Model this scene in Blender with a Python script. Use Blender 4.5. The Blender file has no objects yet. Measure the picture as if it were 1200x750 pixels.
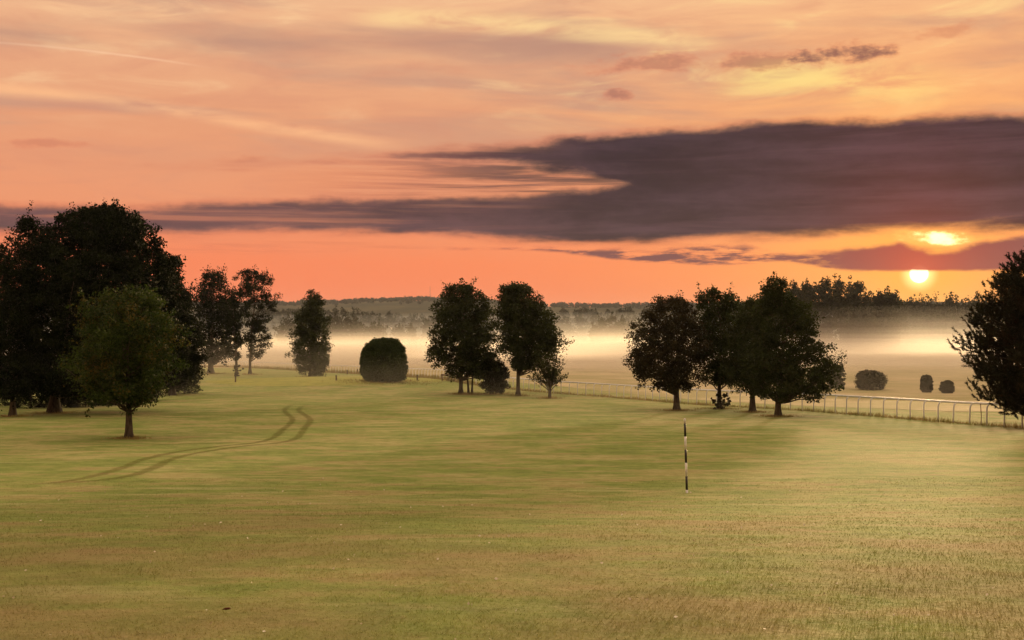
import bpy, math, random
import numpy as np
from mathutils import Vector

# ------------------------------------------------------------------ camera, sky, sun, exposure
sc = bpy.context.scene
col = sc.collection
EYE = 1.75                      # eye height over the ground at the camera
F = 1300.0                      # focal length in photograph pixels (1200 wide)
HZ = 380.0                      # photograph row of the true horizon
SUN_AZ = math.atan((1077 - 600) / F)
SUN_EL = math.atan((HZ - 321) / F * math.cos(SUN_AZ))

cam_d = bpy.data.cameras.new('camera')
cam = bpy.data.objects.new('camera', cam_d)
col.objects.link(cam)
cam.location = (0, 0, EYE)
cam.rotation_euler = (math.radians(90), 0, 0)
cam_d.sensor_width = 36
cam_d.lens = 36 * F / 1200
cam_d.shift_y = (HZ - 375) / 1200
cam_d.clip_start = 0.1
cam_d.clip_end = 20000
sc.camera = cam

vs = sc.view_settings
vs.view_transform = 'Standard'
vs.look = 'None'
vs.exposure = 0.56
vs.gamma = 1.0
vs.use_curve_mapping = False
cy = sc.cycles
cy.max_bounces = 9
cy.diffuse_bounces = 2
cy.glossy_bounces = 1
cy.transmission_bounces = 2
cy.transparent_max_bounces = 8
cy.volume_bounces = 7
cy.use_denoising = True
cy.sample_clamp_indirect = 6.0
cy.use_adaptive_sampling = True
cy.adaptive_threshold = 0.02

sun_d = bpy.data.lights.new('sun', 'SUN')
sun_d.energy = 4.8
sun_d.angle = math.radians(5.0)
sun_d.color = (1.0, 0.68, 0.34)
sun = bpy.data.objects.new('sun', sun_d)
col.objects.link(sun)
sdir = Vector((math.sin(SUN_AZ) * math.cos(SUN_EL), math.cos(SUN_AZ) * math.cos(SUN_EL), math.sin(SUN_EL)))
sun.rotation_euler = sdir.to_track_quat('Z', 'Y').to_euler()
sun.location = (40, 100, 60)


def lin(r, g, b):
    f = lambda c: c / 12.92 if c <= 0.04045 else ((c + 0.055) / 1.055) ** 2.4
    return (f(r / 255), f(g / 255), f(b / 255))


class G:
    """tiny expression wrapper round the nodes of one tree"""
    def __init__(s, tree):
        s.t = tree

    def node(s, typ, **kw):
        n = s.t.nodes.new(typ)
        for k, v in kw.items():
            setattr(n, k, v)
        return n

    def put(s, sock, v):
        if isinstance(v, V):
            s.t.links.new(v.o, sock)
        elif v is not None:
            if sock.type == 'RGBA' and hasattr(v, '__len__') and len(v) == 3:
                v = (*v, 1)
            sock.default_value = v

    def m(s, op, a, b=None, c=None, clamp=False):
        n = s.node('ShaderNodeMath', operation=op, use_clamp=clamp)
        s.put(n.inputs[0], a)
        s.put(n.inputs[1], b)
        s.put(n.inputs[2], c)
        return V(s, n.outputs[0])

    def mix(s, f, a, b, mode='MIX'):
        n = s.node('ShaderNodeMix', data_type='RGBA', blend_type=mode)
        n.clamp_factor = True
        s.put(n.inputs[0], f)
        s.put(n.inputs[6], a)
        s.put(n.inputs[7], b)
        return V(s, n.outputs[2])

    def xyz(s, x, y, z):
        n = s.node('ShaderNodeCombineXYZ')
        for i, v in enumerate((x, y, z)):
            s.put(n.inputs[i], v)
        return V(s, n.outputs[0])

    def sep(s, v):
        n = s.node('ShaderNodeSeparateXYZ')
        s.put(n.inputs[0], v)
        return [V(s, n.outputs[i]) for i in range(3)]

    def noise(s, vec, scale, detail=4, rough=0.55, dist=0.0):
        n = s.node('ShaderNodeTexNoise')
        s.put(n.inputs['Vector'], vec)
        n.inputs['Scale'].default_value = scale
        n.inputs['Detail'].default_value = detail
        n.inputs['Roughness'].default_value = rough
        n.inputs['Distortion'].default_value = dist
        return V(s, n.outputs[0])

    def step(s, v, a, b):                      # smoothstep from a to b
        n = s.node('ShaderNodeMapRange', interpolation_type='SMOOTHSTEP')
        s.put(n.inputs[0], v)
        s.put(n.inputs[1], a)
        s.put(n.inputs[2], b)
        return V(s, n.outputs[0])

    def ramp(s, v, stops):
        n = s.node('ShaderNodeValToRGB')
        s.put(n.inputs[0], v)
        el = n.color_ramp.elements
        while len(el) < len(stops):
            el.new(0.5)
        for e, (p, c) in zip(el, stops):
            e.position = p
            e.color = (*c, 1)
        return V(s, n.outputs[0])

    def curve(s, v, pts, lo, hi, vmax):        # smooth curve through pts, flat outside lo..hi
        n = s.node('ShaderNodeFloatCurve')
        t = s.m('MULTIPLY', s.m('SUBTRACT', v, lo), 1.0 / (hi - lo), clamp=True)
        s.put(n.inputs['Value'], t)
        c = n.mapping.curves[0]
        pts = [((a - lo) / (hi - lo), b / vmax) for a, b in pts]
        c.points[0].location = pts[0]
        c.points[1].location = pts[-1]
        for p in pts[1:-1]:
            c.points.new(*p)
        n.mapping.update()
        return s.m('MULTIPLY', V(s, n.outputs[0]), vmax)


class V:
    def __init__(s, g, o):
        s.g, s.o = g, o

    def __add__(s, b): return s.g.m('ADD', s, b)
    def __radd__(s, b): return s.g.m('ADD', b, s)
    def __sub__(s, b): return s.g.m('SUBTRACT', s, b)
    def __rsub__(s, b): return s.g.m('SUBTRACT', b, s)
    def __mul__(s, b): return s.g.m('MULTIPLY', s, b)
    def __rmul__(s, b): return s.g.m('MULTIPLY', b, s)
    def __truediv__(s, b): return s.g.m('DIVIDE', s, b)


# the sky: a clear-sky model behind a veil of thin high cloud, with dark cloud banks
world = bpy.data.worlds.new('World')
sc.world = world
world.use_nodes = True
world.cycles.sampling_method = 'MANUAL'
world.cycles.sample_map_resolution = 512
wt = world.node_tree
wt.nodes.clear()
g = G(wt)
tc = g.node('ShaderNodeTexCoord')
D = V(g, tc.outputs['Generated'])
dx, dy, dz = g.sep(D)
AZ = g.m('ARCTAN2', dx, dy) * 57.29578
EL = g.m('ARCSINE', dz) * 57.29578


def sky_pts(pts):
    out = []
    for x, y in pts:
        a = math.atan((x - 600) / F)
        out.append((math.degrees(a), math.degrees(math.atan((HZ - y) / F * math.cos(a)))))
    return out


sky = g.node('ShaderNodeTexSky', sky_type='NISHITA')
sky.sun_disc = False
sky.sun_elevation = SUN_EL
sky.sun_rotation = SUN_AZ
sky.air_density = 1.2
sky.dust_density = 4.0
clear = V(g, sky.outputs[0])

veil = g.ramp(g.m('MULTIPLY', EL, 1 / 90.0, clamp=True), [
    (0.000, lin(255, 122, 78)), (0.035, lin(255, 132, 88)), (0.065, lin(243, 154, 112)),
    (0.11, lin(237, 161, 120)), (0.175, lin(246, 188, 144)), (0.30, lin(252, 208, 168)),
    (0.50, (1.30, 0.98, 0.68)), (1.0, (1.50, 1.22, 0.92))])  # sky overhead raised brighter than the strip in view, to light the lawn
# warm wash towards the sun
cosang = dx * sdir.x + dy * sdir.y + dz * sdir.z
ang = g.m('ARCCOSINE', g.m('MINIMUM', cosang, 0.9999999)) * 57.29578
glow = g.m('POWER', 2.718, ang * -0.11)
veil = g.mix(glow * 0.6, veil, lin(255, 196, 112))

veil = g.mix(0.08, veil, g.mix(1.0, clear, (0.10, 0.10, 0.10), 'MULTIPLY'))
# thin high cloud: long streaks of paler and greyer veil
q = g.xyz(AZ * 0.10 + EL * 0.03, EL * 0.62, 3.1)
n1 = g.noise(q, 0.55, 6, 0.55, 0.6)
n2 = g.noise(g.xyz(AZ * 0.16 - EL * 0.10, EL * 0.75, 8.0), 1.1, 7, 0.6, 0.5)
hi = g.step(EL, 5.0, 12.0)
veil = g.mix(g.step(n1, 0.45, 0.68) * hi * 0.85, veil, lin(196, 148, 126))
veil = g.mix(g.step(n2, 0.52, 0.75) * g.step(EL, 8.0, 14.0) * 0.75, veil, g.mix(g.step(AZ, -8.0, 10.0), lin(252, 204, 154), lin(255, 220, 152)))
veil = g.mix(g.step(n2, 0.55, 0.30) * g.step(EL, 2.0, 7.0) * 0.35, veil, lin(214, 140, 112))


def band(pts, half, soft):                     # a streak that follows a line of sky points
    p = sky_pts(pts)
    lo, hi_ = p[0][0], p[-1][0]
    c = g.curve(AZ, [(a, e) for a, e in p], lo, hi_, 20.0)
    d = g.m('ABSOLUTE', EL - c)
    ends = g.step(AZ, lo - 1.0, lo + 2.0) * g.step(AZ, hi_ + 0.5, hi_ - 3.5)
    return g.step(d, half + soft, max(half - soft, 0)) * ends


veil = g.mix(band([(-500, 60), (0, 104), (150, 120), (300, 146), (480, 172)], 0.22, 0.30) * g.step(n2, 0.25, 0.6) * 0.75, veil, lin(255, 190, 138))
veil = g.mix(band([(-300, 36), (0, 50), (140, 64), (250, 80)], 0.02, 0.07) * 0.5, veil, lin(255, 205, 165))
veil = g.mix(band([(-200, 36), (0, 38), (200, 44), (380, 46), (600, 52), (760, 58)], 0.45, 0.75) * g.step(n1, 0.3, 0.6) * 0.8, veil, lin(188, 142, 122))
veil = g.mix(band([(420, 20), (560, 24), (700, 38), (860, 48)], 0.25, 0.5) * g.step(n2, 0.3, 0.6) * 0.8, veil, lin(255, 216, 152))
veil = g.mix(band([(850, 96), (960, 92), (1040, 98), (1130, 104)], 0.5, 0.9) * g.step(n2, 0.35, 0.62) * 0.8, veil, lin(255, 226, 140))

# dark banks: an upper and a lower edge each, both torn by noise
w1 = g.noise(g.xyz(AZ * 0.35, EL * 0.9, 1.7), 1.0, 7, 0.58) - 0.5
w2 = g.noise(g.xyz(AZ * 0.22, EL * 1.4, 5.2), 0.9, 6, 0.55, 0.4) - 0.5
w3 = g.noise(g.xyz(AZ * 0.75, EL * 1.5, 9.2), 1.0, 7, 0.65) - 0.5


def bank(top, bot, softt, softb, amp, amp2):
    tp, bp = sky_pts(top), sky_pts(bot)
    t = g.curve(AZ, tp, tp[0][0], tp[-1][0], 20.0) + w1 * amp + w3 * (amp * 0.45)
    b = g.curve(AZ, bp, bp[0][0], bp[-1][0], 20.0) + w2 * amp2 + w3 * (amp2 * 0.4)
    return g.step(t - EL, -softt * 0.4, softt) * g.step(EL - b, -softb * 0.4, softb)


upper = bank([(150, 195), (230, 189), (400, 181), (520, 172), (620, 164), (720, 154), (850, 143), (1000, 137), (1100, 134), (1300, 128)],
             [(150, 195), (230, 197), (400, 193), (560, 197), (660, 208), (720, 222), (790, 246), (900, 262), (1300, 272)], 0.50, 0.7, 0.9, 1.3)
lower = bank([(-200, 238), (0, 238), (150, 238), (300, 232), (420, 229), (520, 226), (620, 222), (700, 216), (780, 200), (900, 180), (1300, 170)],
             [(-200, 276), (0, 276), (200, 279), (400, 276), (500, 279), (600, 286), (700, 289), (850, 285), (960, 278), (1040, 272), (1090, 270), (1140, 270), (1300, 262)], 0.55, 0.55, 0.8, 0.9)
thin = bank([(500, 294), (640, 289), (740, 292), (860, 289), (930, 294), (980, 289), (1050, 286), (1075, 291), (1105, 294), (1150, 284), (1300, 268)],
            [(500, 294), (640, 297), (740, 306), (850, 311), (920, 308), (980, 317), (1060, 318), (1100, 318), (1300, 315)], 0.28, 0.16, 0.8, 0.42)


def puff(x, y, wx, wy, k):
    (a, e), = sky_pts([(x, y)])
    ux = (AZ - a) / (wx / F * 57.3)
    uy = (EL - e - w1 * 0.35) / (wy / F * 57.3)
    r = g.m('POWER', 2.718, (ux * ux + uy * uy) * -1.0)
    return g.step(r * 1.1 + w3 * 2.4 + w1 * 1.6 + w2 * 0.8, 0.30, 1.15) * g.step(r, 0.02, 0.3) * k


puffs = g.m('MAXIMUM', puff(975, 66, 66, 13, 1.0), puff(722, 113, 20, 7, 0.6))
puffs = g.m('MAXIMUM', puffs, puff(780, 76, 95, 12, 0.55))
puffs = g.m('MAXIMUM', puffs, puff(890, 72, 70, 11, 0.6))
puffs = g.m('MAXIMUM', puffs, puff(1110, 36, 40, 10, 0.4))
puffs = g.m('MAXIMUM', puffs, puff(40, 168, 50, 6, 0.4))

tex = g.step(w2 + w3 * 0.4, -0.25, 0.3)
leftward = g.step(AZ, 8.0, -14.0)
coreR = g.mix(tex, lin(22, 18, 38), lin(64, 48, 62))
coreL = g.mix(tex, lin(76, 52, 63), lin(112, 73, 77))
core = g.mix(leftward, coreR, coreL)
wst = g.noise(g.xyz(AZ * 0.07, EL * 1.5, 21.0), 0.9, 7, 0.62, 0.5)
core = g.mix(g.step(wst, 0.48, 0.70) * 0.30, core, lin(104, 74, 86))
sg = g.m('POWER', 2.718, ang * -0.36)           # close to the sun the cloud glows red
core = g.mix(sg * 0.55, core, lin(196, 70, 60))


def over(base, dens, c, k):
    edge = g.mix(0.55, c, lin(250, 120, 82))
    cc = g.mix(g.step(dens, 0.15, 0.85), edge, c)
    return g.mix(dens * k, base, cc)


skyc = over(veil, puffs, lin(140, 92, 88), 1.0)
ws = g.noise(g.xyz(AZ * 0.09, EL * 2.2, 12.0), 0.8, 6, 0.6, 0.3)
left2 = g.step(AZ, 4.0, -7.0)
upper = upper * (1.0 - left2 * 0.8 * (1.0 - g.step(ws, 0.30, 0.55)))
lower = lower * (1.0 - left2 * 0.30 * (1.0 - g.step(ws, 0.30, 0.52)))
cov = g.m('MAXIMUM', upper * 0.97, lower * 0.97)
fill = bank([(150, 192), (400, 184), (620, 168), (800, 155), (1300, 140)], [(150, 240), (400, 250), (620, 262), (800, 270), (1300, 260)], 0.4, 0.4, 0.6, 0.6)
cov = g.m('MAXIMUM', cov, fill * g.step(ws, 0.36, 0.60) * g.step(AZ, -16.0, 2.0) * 0.85)
lowst = bank([(-200, 270), (200, 272), (500, 276), (800, 280), (1300, 270)], [(-200, 300), (200, 302), (500, 306), (800, 312), (1300, 312)], 0.3, 0.3, 0.3, 0.3)
cov = g.m('MAXIMUM', cov, lowst * g.step(ws, 0.52, 0.72) * 0.4)
sunhole = g.step(ang, 0.9, 0.25)
# the sun's disc and the sheen round it, behind the banks
skyc = g.mix(g.m('POWER', 2.718, ang * -0.24) * 1.1, skyc, (1.25, 0.50, 0.06))
skyc = g.mix(g.step(ang, 1.0, 0.30), skyc, (1.5, 1.1, 0.35))
skyc = g.mix(g.step(ang, 0.48, 0.36), skyc, (4.0, 3.2, 1.7))
(ga, ge), = sky_pts([(1098, 281)])
gu = (AZ - ga) / 1.85
gv = (EL - ge - w1 * 0.5 + (AZ - ga) * 0.10) / 0.40
gap = g.m('POWER', 2.718, (gu * gu + gv * gv) * -1.0)
core = g.mix(g.step(AZ, 1.0, -9.0) * 0.8 * upper, core, lin(176, 108, 94))
skyc = over(skyc, cov, core, 1.0)
skyc = g.mix(g.step(gap + w3 * 1.1 + w2 * 0.6, 0.15, 0.75) * g.step(gap, 0.04, 0.25), skyc, (1.3, 0.60, 0.13))
skyc = g.mix(g.step(gap + w3 * 1.8 + w2 * 0.8, 0.50, 1.0) * g.step(gap, 0.1, 0.4), skyc, (2.6, 1.9, 0.8))
brk = g.noise(g.xyz(AZ * 0.45, EL * 2.6, 31.0), 1.0, 6, 0.6)
thin = thin * g.m('MAXIMUM', g.step(brk, 0.36, 0.55), g.step(AZ, 13.0, 17.0))
thincol = g.mix(sg * 1.1, g.mix(leftward, lin(120, 72, 74), lin(160, 96, 88)), lin(214, 84, 58))
skyc = over(skyc, thin, thincol, 0.985)

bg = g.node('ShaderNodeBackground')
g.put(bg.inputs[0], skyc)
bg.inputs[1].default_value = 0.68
wo = g.node('ShaderNodeOutputWorld')
wt.links.new(bg.outputs[0], wo.inputs[0])

# ------------------------------------------------------------------ terrain function and helpers
rng = np.random.default_rng(7)
random.seed(7)
_PY = np.array([-1500, -200, 0, 7, 26, 50, 72, 105, 150, 200, 300, 450, 800, 1500, 2200, 9000.0])
_PD = np.array([1.2, 1.5, 1.75, 2.0, 3.94, 5.1, 5.72, 6.55, 7.0, 8.1, 10.4, 12.4, 14.0, 13.0, 12, 12.0])
_h = np.diff(_PY)
_s = np.diff(_PD) / _h
_M = np.concatenate([[0], np.where(_s[1:] * _s[:-1] > 0, 2 * _s[1:] * _s[:-1] / (_s[1:] + _s[:-1] + 1e-12), 0), [0]])


def drop(Y):
    Y = np.clip(np.asarray(Y, float), _PY[0], _PY[-1])
    i = np.clip(np.searchsorted(_PY, Y) - 1, 0, len(_h) - 1)
    t = (Y - _PY[i]) / _h[i]
    return ((1 + 2 * t) * (1 - t) ** 2 * _PD[i] + t * (1 - t) ** 2 * _h[i] * _M[i]
            + t * t * (3 - 2 * t) * _PD[i + 1] + t * t * (t - 1) * _h[i] * _M[i + 1])


def ground(X, Y):
    X = np.asarray(X, float)
    Y = np.asarray(Y, float)
    z = EYE - drop(Y)
    far = np.clip(Y / 120, 0, 1)
    z = z + far * 0.12 * np.sin(X / 17 + 0.6) * np.sin(Y / 23 + 1.1) + 0.03 * np.sin(X / 4.1 + Y / 7.0) * np.clip(Y / 10, 0, 1)
    gx, gy = (X + 22) / 15, (Y - 131) / 13
    z = z + 0.42 * np.exp(-np.clip(gx * gx + gy * gy, 0, 30) ** 2 * 1.2)
    return z


def gz(x, y):
    return float(ground(x, y))


def spot(px, py):
    """ground point seen at photograph pixel (px, py)"""
    lo, hi_ = 3.0, 900.0
    k = (py - HZ) / F
    for _ in range(60):
        mid = (lo + hi_) / 2
        if (EYE - gz((px - 600) / F * mid, mid)) / mid > k:
            lo = mid
        else:
            hi_ = mid
    Y = (lo + hi_) / 2
    X = (px - 600) / F * Y
    return X, Y, gz(X, Y)


def mesh_obj(name, verts, faces, mat, parent=None, smooth=False):
    """faces: (n,k) array or list of tuples"""
    me = bpy.data.meshes.new(name)
    verts = np.asarray(verts, np.float32)
    if isinstance(faces, np.ndarray):
        n, k = faces.shape
        me.vertices.add(len(verts))
        me.vertices.foreach_set('co', verts.ravel())
        me.loops.add(n * k)
        me.loops.foreach_set('vertex_index', faces.astype(np.int32).ravel())
        me.polygons.add(n)
        me.polygons.foreach_set('loop_start', np.arange(0, n * k, k, dtype=np.int32))
        me.update(calc_edges=True)
    else:
        me.from_pydata(verts.tolist(), [], faces)
    if smooth:
        me.polygons.foreach_set('use_smooth', [True] * len(me.polygons))
    me.materials.append(mat)
    ob = bpy.data.objects.new(name, me)
    col.objects.link(ob)
    if parent:
        ob.parent = parent
    return ob


def empty(name, loc, label, cat, group=None):
    o = bpy.data.objects.new(name, None)
    o.empty_display_size = 0.3
    col.objects.link(o)
    o.location = loc
    o['label'] = label
    o['category'] = cat
    if group:
        o['group'] = group
    return o


class MB:
    def __init__(s):
        s.v, s.f = [], []

    def tube(s, pts, rad, n=7, cap=True):
        pts = [Vector(p) for p in pts]
        if not hasattr(rad, '__len__'):
            rad = [rad] * len(pts)
        b0 = len(s.v)
        ref = None
        for i, p in enumerate(pts):
            t = (pts[min(i + 1, len(pts) - 1)] - pts[max(i - 1, 0)]).normalized()
            if ref is None:
                ref = t.orthogonal().normalized()
            ref = (ref - t * ref.dot(t))
            ref = ref.normalized() if ref.length > 1e-5 else t.orthogonal().normalized()
            o = t.cross(ref)
            for k in range(n):
                a = 2 * math.pi * k / n
                s.v.append(tuple(p + (ref * math.cos(a) + o * math.sin(a)) * rad[i]))
        for i in range(len(pts) - 1):
            for k in range(n):
                a, b = b0 + i * n + k, b0 + i * n + (k + 1) % n
                s.f.append((a, b, b + n, a + n))
        if cap:
            s.f.append(tuple(range(b0 + n - 1, b0 - 1, -1)))
            e = b0 + (len(pts) - 1) * n
            s.f.append(tuple(range(e, e + n)))

    def box(s, x0, x1, y0, y1, z0, z1):
        b = len(s.v)
        s.v += [(x, y, z) for z in (z0, z1) for x, y in ((x0, y0), (x1, y0), (x1, y1), (x0, y1))]
        s.f += [tuple(b + i for i in q) for q in ((3, 2, 1, 0), (4, 5, 6, 7), (0, 1, 5, 4), (1, 2, 6, 5), (2, 3, 7, 6), (3, 0, 4, 7))]

    def obj(s, name, mat, parent=None, smooth=False):
        return mesh_obj(name, s.v, s.f, mat, parent, smooth)


# ------------------------------------------------------------------ materials
def material(name):
    m = bpy.data.materials.new(name)
    m.use_nodes = True
    m.node_tree.nodes.clear()
    gg = G(m.node_tree)
    out = gg.node('ShaderNodeOutputMaterial')
    return m, gg, out


def finish(gg, out, colour, rough=0.8, trans=0.0, bump=None, bstr=0.3, bdist=0.05, spec=0.2, transcol=None):
    p = gg.node('ShaderNodeBsdfPrincipled')
    gg.put(p.inputs['Base Color'], colour)
    p.inputs['Roughness'].default_value = rough
    p.inputs['Specular IOR Level'].default_value = spec
    if bump is not None:
        b = gg.node('ShaderNodeBump')
        b.inputs['Strength'].default_value = bstr
        b.inputs['Distance'].default_value = bdist
        gg.put(b.inputs['Height'], bump)
        gg.t.links.new(b.outputs[0], p.inputs['Normal'])
    s = p.outputs[0]
    if trans:
        t = gg.node('ShaderNodeBsdfTranslucent')
        gg.put(t.inputs[0], transcol if transcol is not None else colour)
        mx = gg.node('ShaderNodeMixShader')
        mx.inputs[0].default_value = trans
        gg.t.links.new(s, mx.inputs[1])
        gg.t.links.new(t.outputs[0], mx.inputs[2])
        s = mx.outputs[0]
    gg.t.links.new(s, out.inputs['Surface'])


def turf_colour(gg, shift=0.0):
    P = V(gg, gg.node('ShaderNodeNewGeometry').outputs['Position'])
    a = gg.noise(P, 0.085, 5, 0.6, 0.4)
    b = gg.noise(P, 0.35, 5, 0.6)
    c = gg.noise(P, 2.2, 6, 0.65)
    d = gg.noise(P, 14.0, 4, 0.7)
    x, y, z = gg.sep(P)
    e = gg.noise(gg.xyz(x * 0.45, y * 0.9, 0.0), 0.8, 8, 0.7)
    green = gg.mix(gg.step(c, 0.3, 0.7), (0.155, 0.228, 0.046), (0.250, 0.320, 0.076))
    straw = gg.mix(gg.step(c, 0.3, 0.7), (0.310, 0.295, 0.100), (0.420, 0.400, 0.170))
    rust = (0.250, 0.165, 0.075)
    col_ = gg.mix(gg.step(b * 0.8 + a * 0.5 + (e - 0.5) * 1.2, 0.53 + shift, 0.84 + shift), green, straw)
    col_ = gg.mix(gg.step(e + (c - 0.5) * 0.35, 0.52, 0.72) * 0.55, col_, rust)
    col_ = gg.mix(gg.step(b * 0.6 + e * 0.7, 0.60, 0.42) * 0.55, col_, (0.130, 0.150, 0.045))
    col_ = gg.mix(gg.step(d, 0.52, 0.75) * 0.35, col_, (0.46, 0.38, 0.20))
    col_ = gg.mix(gg.step(d, 0.48, 0.28) * 0.35, col_, (0.12, 0.115, 0.040))
    st = gg.noise(gg.xyz(x * 0.22, y * 1.1, 3.0), 1.0, 6, 0.65)
    col_ = gg.mix(gg.step(st, 0.52, 0.72) * 0.6, col_, (0.47, 0.45, 0.22))
    f2 = gg.noise(gg.xyz(x * 2.0, y * 3.4, 7.0), 1.0, 8, 0.75)
    col_ = gg.mix(gg.step(f2, 0.50, 0.30) * 0.45, col_, (0.125, 0.130, 0.048))
    col_ = gg.mix(gg.step(f2, 0.54, 0.72) * 0.4, col_, (0.40, 0.34, 0.17))
    col_ = gg.mix(gg.step(st, 0.46, 0.26) * 0.45, col_, (0.165, 0.150, 0.052))
    fore_brown = gg.step(z + (e - 0.5) * 3.0, -2.6, -0.2) * gg.step(b, 0.30, 0.62)  # russet tone plus foreground darkening, put into the turf colour by height
    col_ = gg.mix(fore_brown * 0.6, col_, (0.200, 0.150, 0.066))
    return col_, c, d, P


M = {}
m, gg, out = material('turf')
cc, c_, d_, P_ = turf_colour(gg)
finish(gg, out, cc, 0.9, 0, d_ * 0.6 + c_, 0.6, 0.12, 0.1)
M['turf'] = m
m, gg, out = material('grass_blades')
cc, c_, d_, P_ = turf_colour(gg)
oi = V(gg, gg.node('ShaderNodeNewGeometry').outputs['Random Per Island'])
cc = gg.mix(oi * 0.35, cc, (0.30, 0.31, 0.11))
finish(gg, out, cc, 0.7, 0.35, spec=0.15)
M['blade'] = m
m, gg, out = material('green_turf')
P = V(gg, gg.node('ShaderNodeNewGeometry').outputs['Position'])
n_ = gg.noise(P, 0.6, 5, 0.6)
finish(gg, out, gg.mix(gg.step(n_, 0.3, 0.7), (0.24, 0.27, 0.06), (0.34, 0.34, 0.085)), 0.9, 0, gg.noise(P, 9, 3), 0.3, 0.05, 0.1)
M['green'] = m
m, gg, out = material('pressed_turf')
P = V(gg, gg.node('ShaderNodeNewGeometry').outputs['Position'])
n_ = gg.noise(P, 3.0, 5, 0.7)
pc = gg.mix(gg.step(n_, 0.3, 0.7), (0.150, 0.150, 0.036), (0.220, 0.200, 0.055))
p = gg.node('ShaderNodeBsdfDiffuse')
gg.put(p.inputs[0], pc)
tr = gg.node('ShaderNodeBsdfTransparent')
mx = gg.node('ShaderNodeMixShader')
uvn = gg.node('ShaderNodeUVMap')
ux, uy, uz = gg.sep(V(gg, uvn.outputs[0]))
across = gg.m('ABSOLUTE', ux - 0.5) * 2.0
alpha = gg.step(across + (gg.noise(P, 1.6, 6, 0.75) - 0.5) * 2.0, 1.0, 0.35) * gg.step(uy, 0.0, 0.10) * gg.step(uy, 1.0, 0.90) * 0.34
gg.put(mx.inputs[0], alpha)
gg.t.links.new(tr.outputs[0], mx.inputs[1])
gg.t.links.new(p.outputs[0], mx.inputs[2])
gg.t.links.new(mx.outputs[0], out.inputs[0])
M['track'] = m
m, gg, out = material('rough_grass')
P = V(gg, gg.node('ShaderNodeNewGeometry').outputs['Position'])
n_ = gg.noise(P, 0.8, 4)
finish(gg, out, gg.mix(gg.step(n_, 0.35, 0.65), (0.22, 0.21, 0.06), (0.36, 0.27, 0.11)), 0.8, 0.3)
M['rough'] = m


def leaf_mat(name, dark, light, tip=None, trans=0.25, spec=0.15):
    m, gg, out = material(name)
    P = V(gg, gg.node('ShaderNodeTexCoord').outputs['Object'])
    n_ = gg.noise(P, 0.9, 4, 0.6)
    isl = V(gg, gg.node('ShaderNodeNewGeometry').outputs['Random Per Island'])
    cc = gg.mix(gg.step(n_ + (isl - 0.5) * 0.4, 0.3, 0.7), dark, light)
    if tip:
        cc = gg.mix(gg.step(gg.noise(P, 0.6, 3) + (isl - 0.5) * 0.3, 0.55, 0.75), cc, tip)
    finish(gg, out, cc, 0.65, trans, spec=spec)
    M[name] = m


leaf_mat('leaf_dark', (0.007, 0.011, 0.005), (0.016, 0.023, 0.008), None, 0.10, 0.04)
leaf_mat('leaf_maple', (0.020, 0.040, 0.008), (0.050, 0.078, 0.012), (0.095, 0.070, 0.013), 0.3)
leaf_mat('leaf_mid', (0.020, 0.030, 0.009), (0.038, 0.052, 0.014), (0.040, 0.040, 0.013), 0.25)
leaf_mat('leaf_birch', (0.020, 0.030, 0.011), (0.040, 0.052, 0.017), None, 0.25)
leaf_mat('leaf_hedge', (0.026, 0.046, 0.014), (0.046, 0.070, 0.020), None, 0.15)
leaf_mat('leaf_brown', (0.022, 0.023, 0.010), (0.044, 0.036, 0.015), None, 0.2)
leaf_mat('needle', (0.014, 0.017, 0.008), (0.030, 0.028, 0.012), (0.045, 0.026, 0.012), 0.12)
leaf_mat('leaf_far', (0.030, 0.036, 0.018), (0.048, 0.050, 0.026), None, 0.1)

m, gg, out = material('bark')
P = V(gg, gg.node('ShaderNodeTexCoord').outputs['Object'])
x, y, z = gg.sep(P)
n_ = gg.noise(gg.xyz(x * 6, y * 6, z * 1.1), 2.0, 5, 0.65)
finish(gg, out, gg.mix(gg.step(n_, 0.35, 0.65), (0.035, 0.027, 0.020), (0.105, 0.085, 0.062)), 0.9, 0, n_, 0.7, 0.03)
M['bark'] = m


def plain(name, c1, c2, rough, scale=4.0, spec=0.3, bump=0.0):
    m, gg, out = material(name)
    P = V(gg, gg.node('ShaderNodeTexCoord').outputs['Object'])
    n_ = gg.noise(P, scale, 5, 0.65)
    finish(gg, out, gg.mix(gg.step(n_, 0.35, 0.68), c1, c2), rough, 0, n_ if bump else None, bump or 0.1, 0.01, spec)
    M[name] = m


plain('rail_paint', (0.72, 0.74, 0.76), (0.84, 0.86, 0.88), 0.45, 3.0, 0.4)
plain('white_paint', (0.58, 0.58, 0.56), (0.80, 0.80, 0.78), 0.4, 14.0, 0.4)
plain('black_paint', (0.012, 0.011, 0.011), (0.030, 0.026, 0.025), 0.45, 14.0, 0.4)
plain('old_wood', (0.075, 0.048, 0.030), (0.15, 0.10, 0.065), 0.85, 5.0, 0.15, 0.3)
plain('red_stake', (0.10, 0.030, 0.020), (0.16, 0.050, 0.030), 0.7, 6.0, 0.2)
plain('steel', (0.10, 0.10, 0.10), (0.20, 0.20, 0.20), 0.5, 2.0, 0.4)
plain('render_wall', (0.55, 0.52, 0.46), (0.70, 0.67, 0.60), 0.8, 1.0, 0.2)
plain('roof_tile', (0.13, 0.07, 0.05), (0.20, 0.11, 0.08), 0.8, 1.5, 0.2)
plain('cream_litter', (0.55, 0.50, 0.36), (0.78, 0.74, 0.60), 0.7, 9.0, 0.2)
plain('glass_dark', (0.03, 0.03, 0.035), (0.05, 0.05, 0.055), 0.2, 2.0, 0.5)
m, gg, out = material('hill_cover')
P = V(gg, gg.node('ShaderNodeNewGeometry').outputs['Position'])
n_ = gg.noise(P, 0.006, 5, 0.6)
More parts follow.
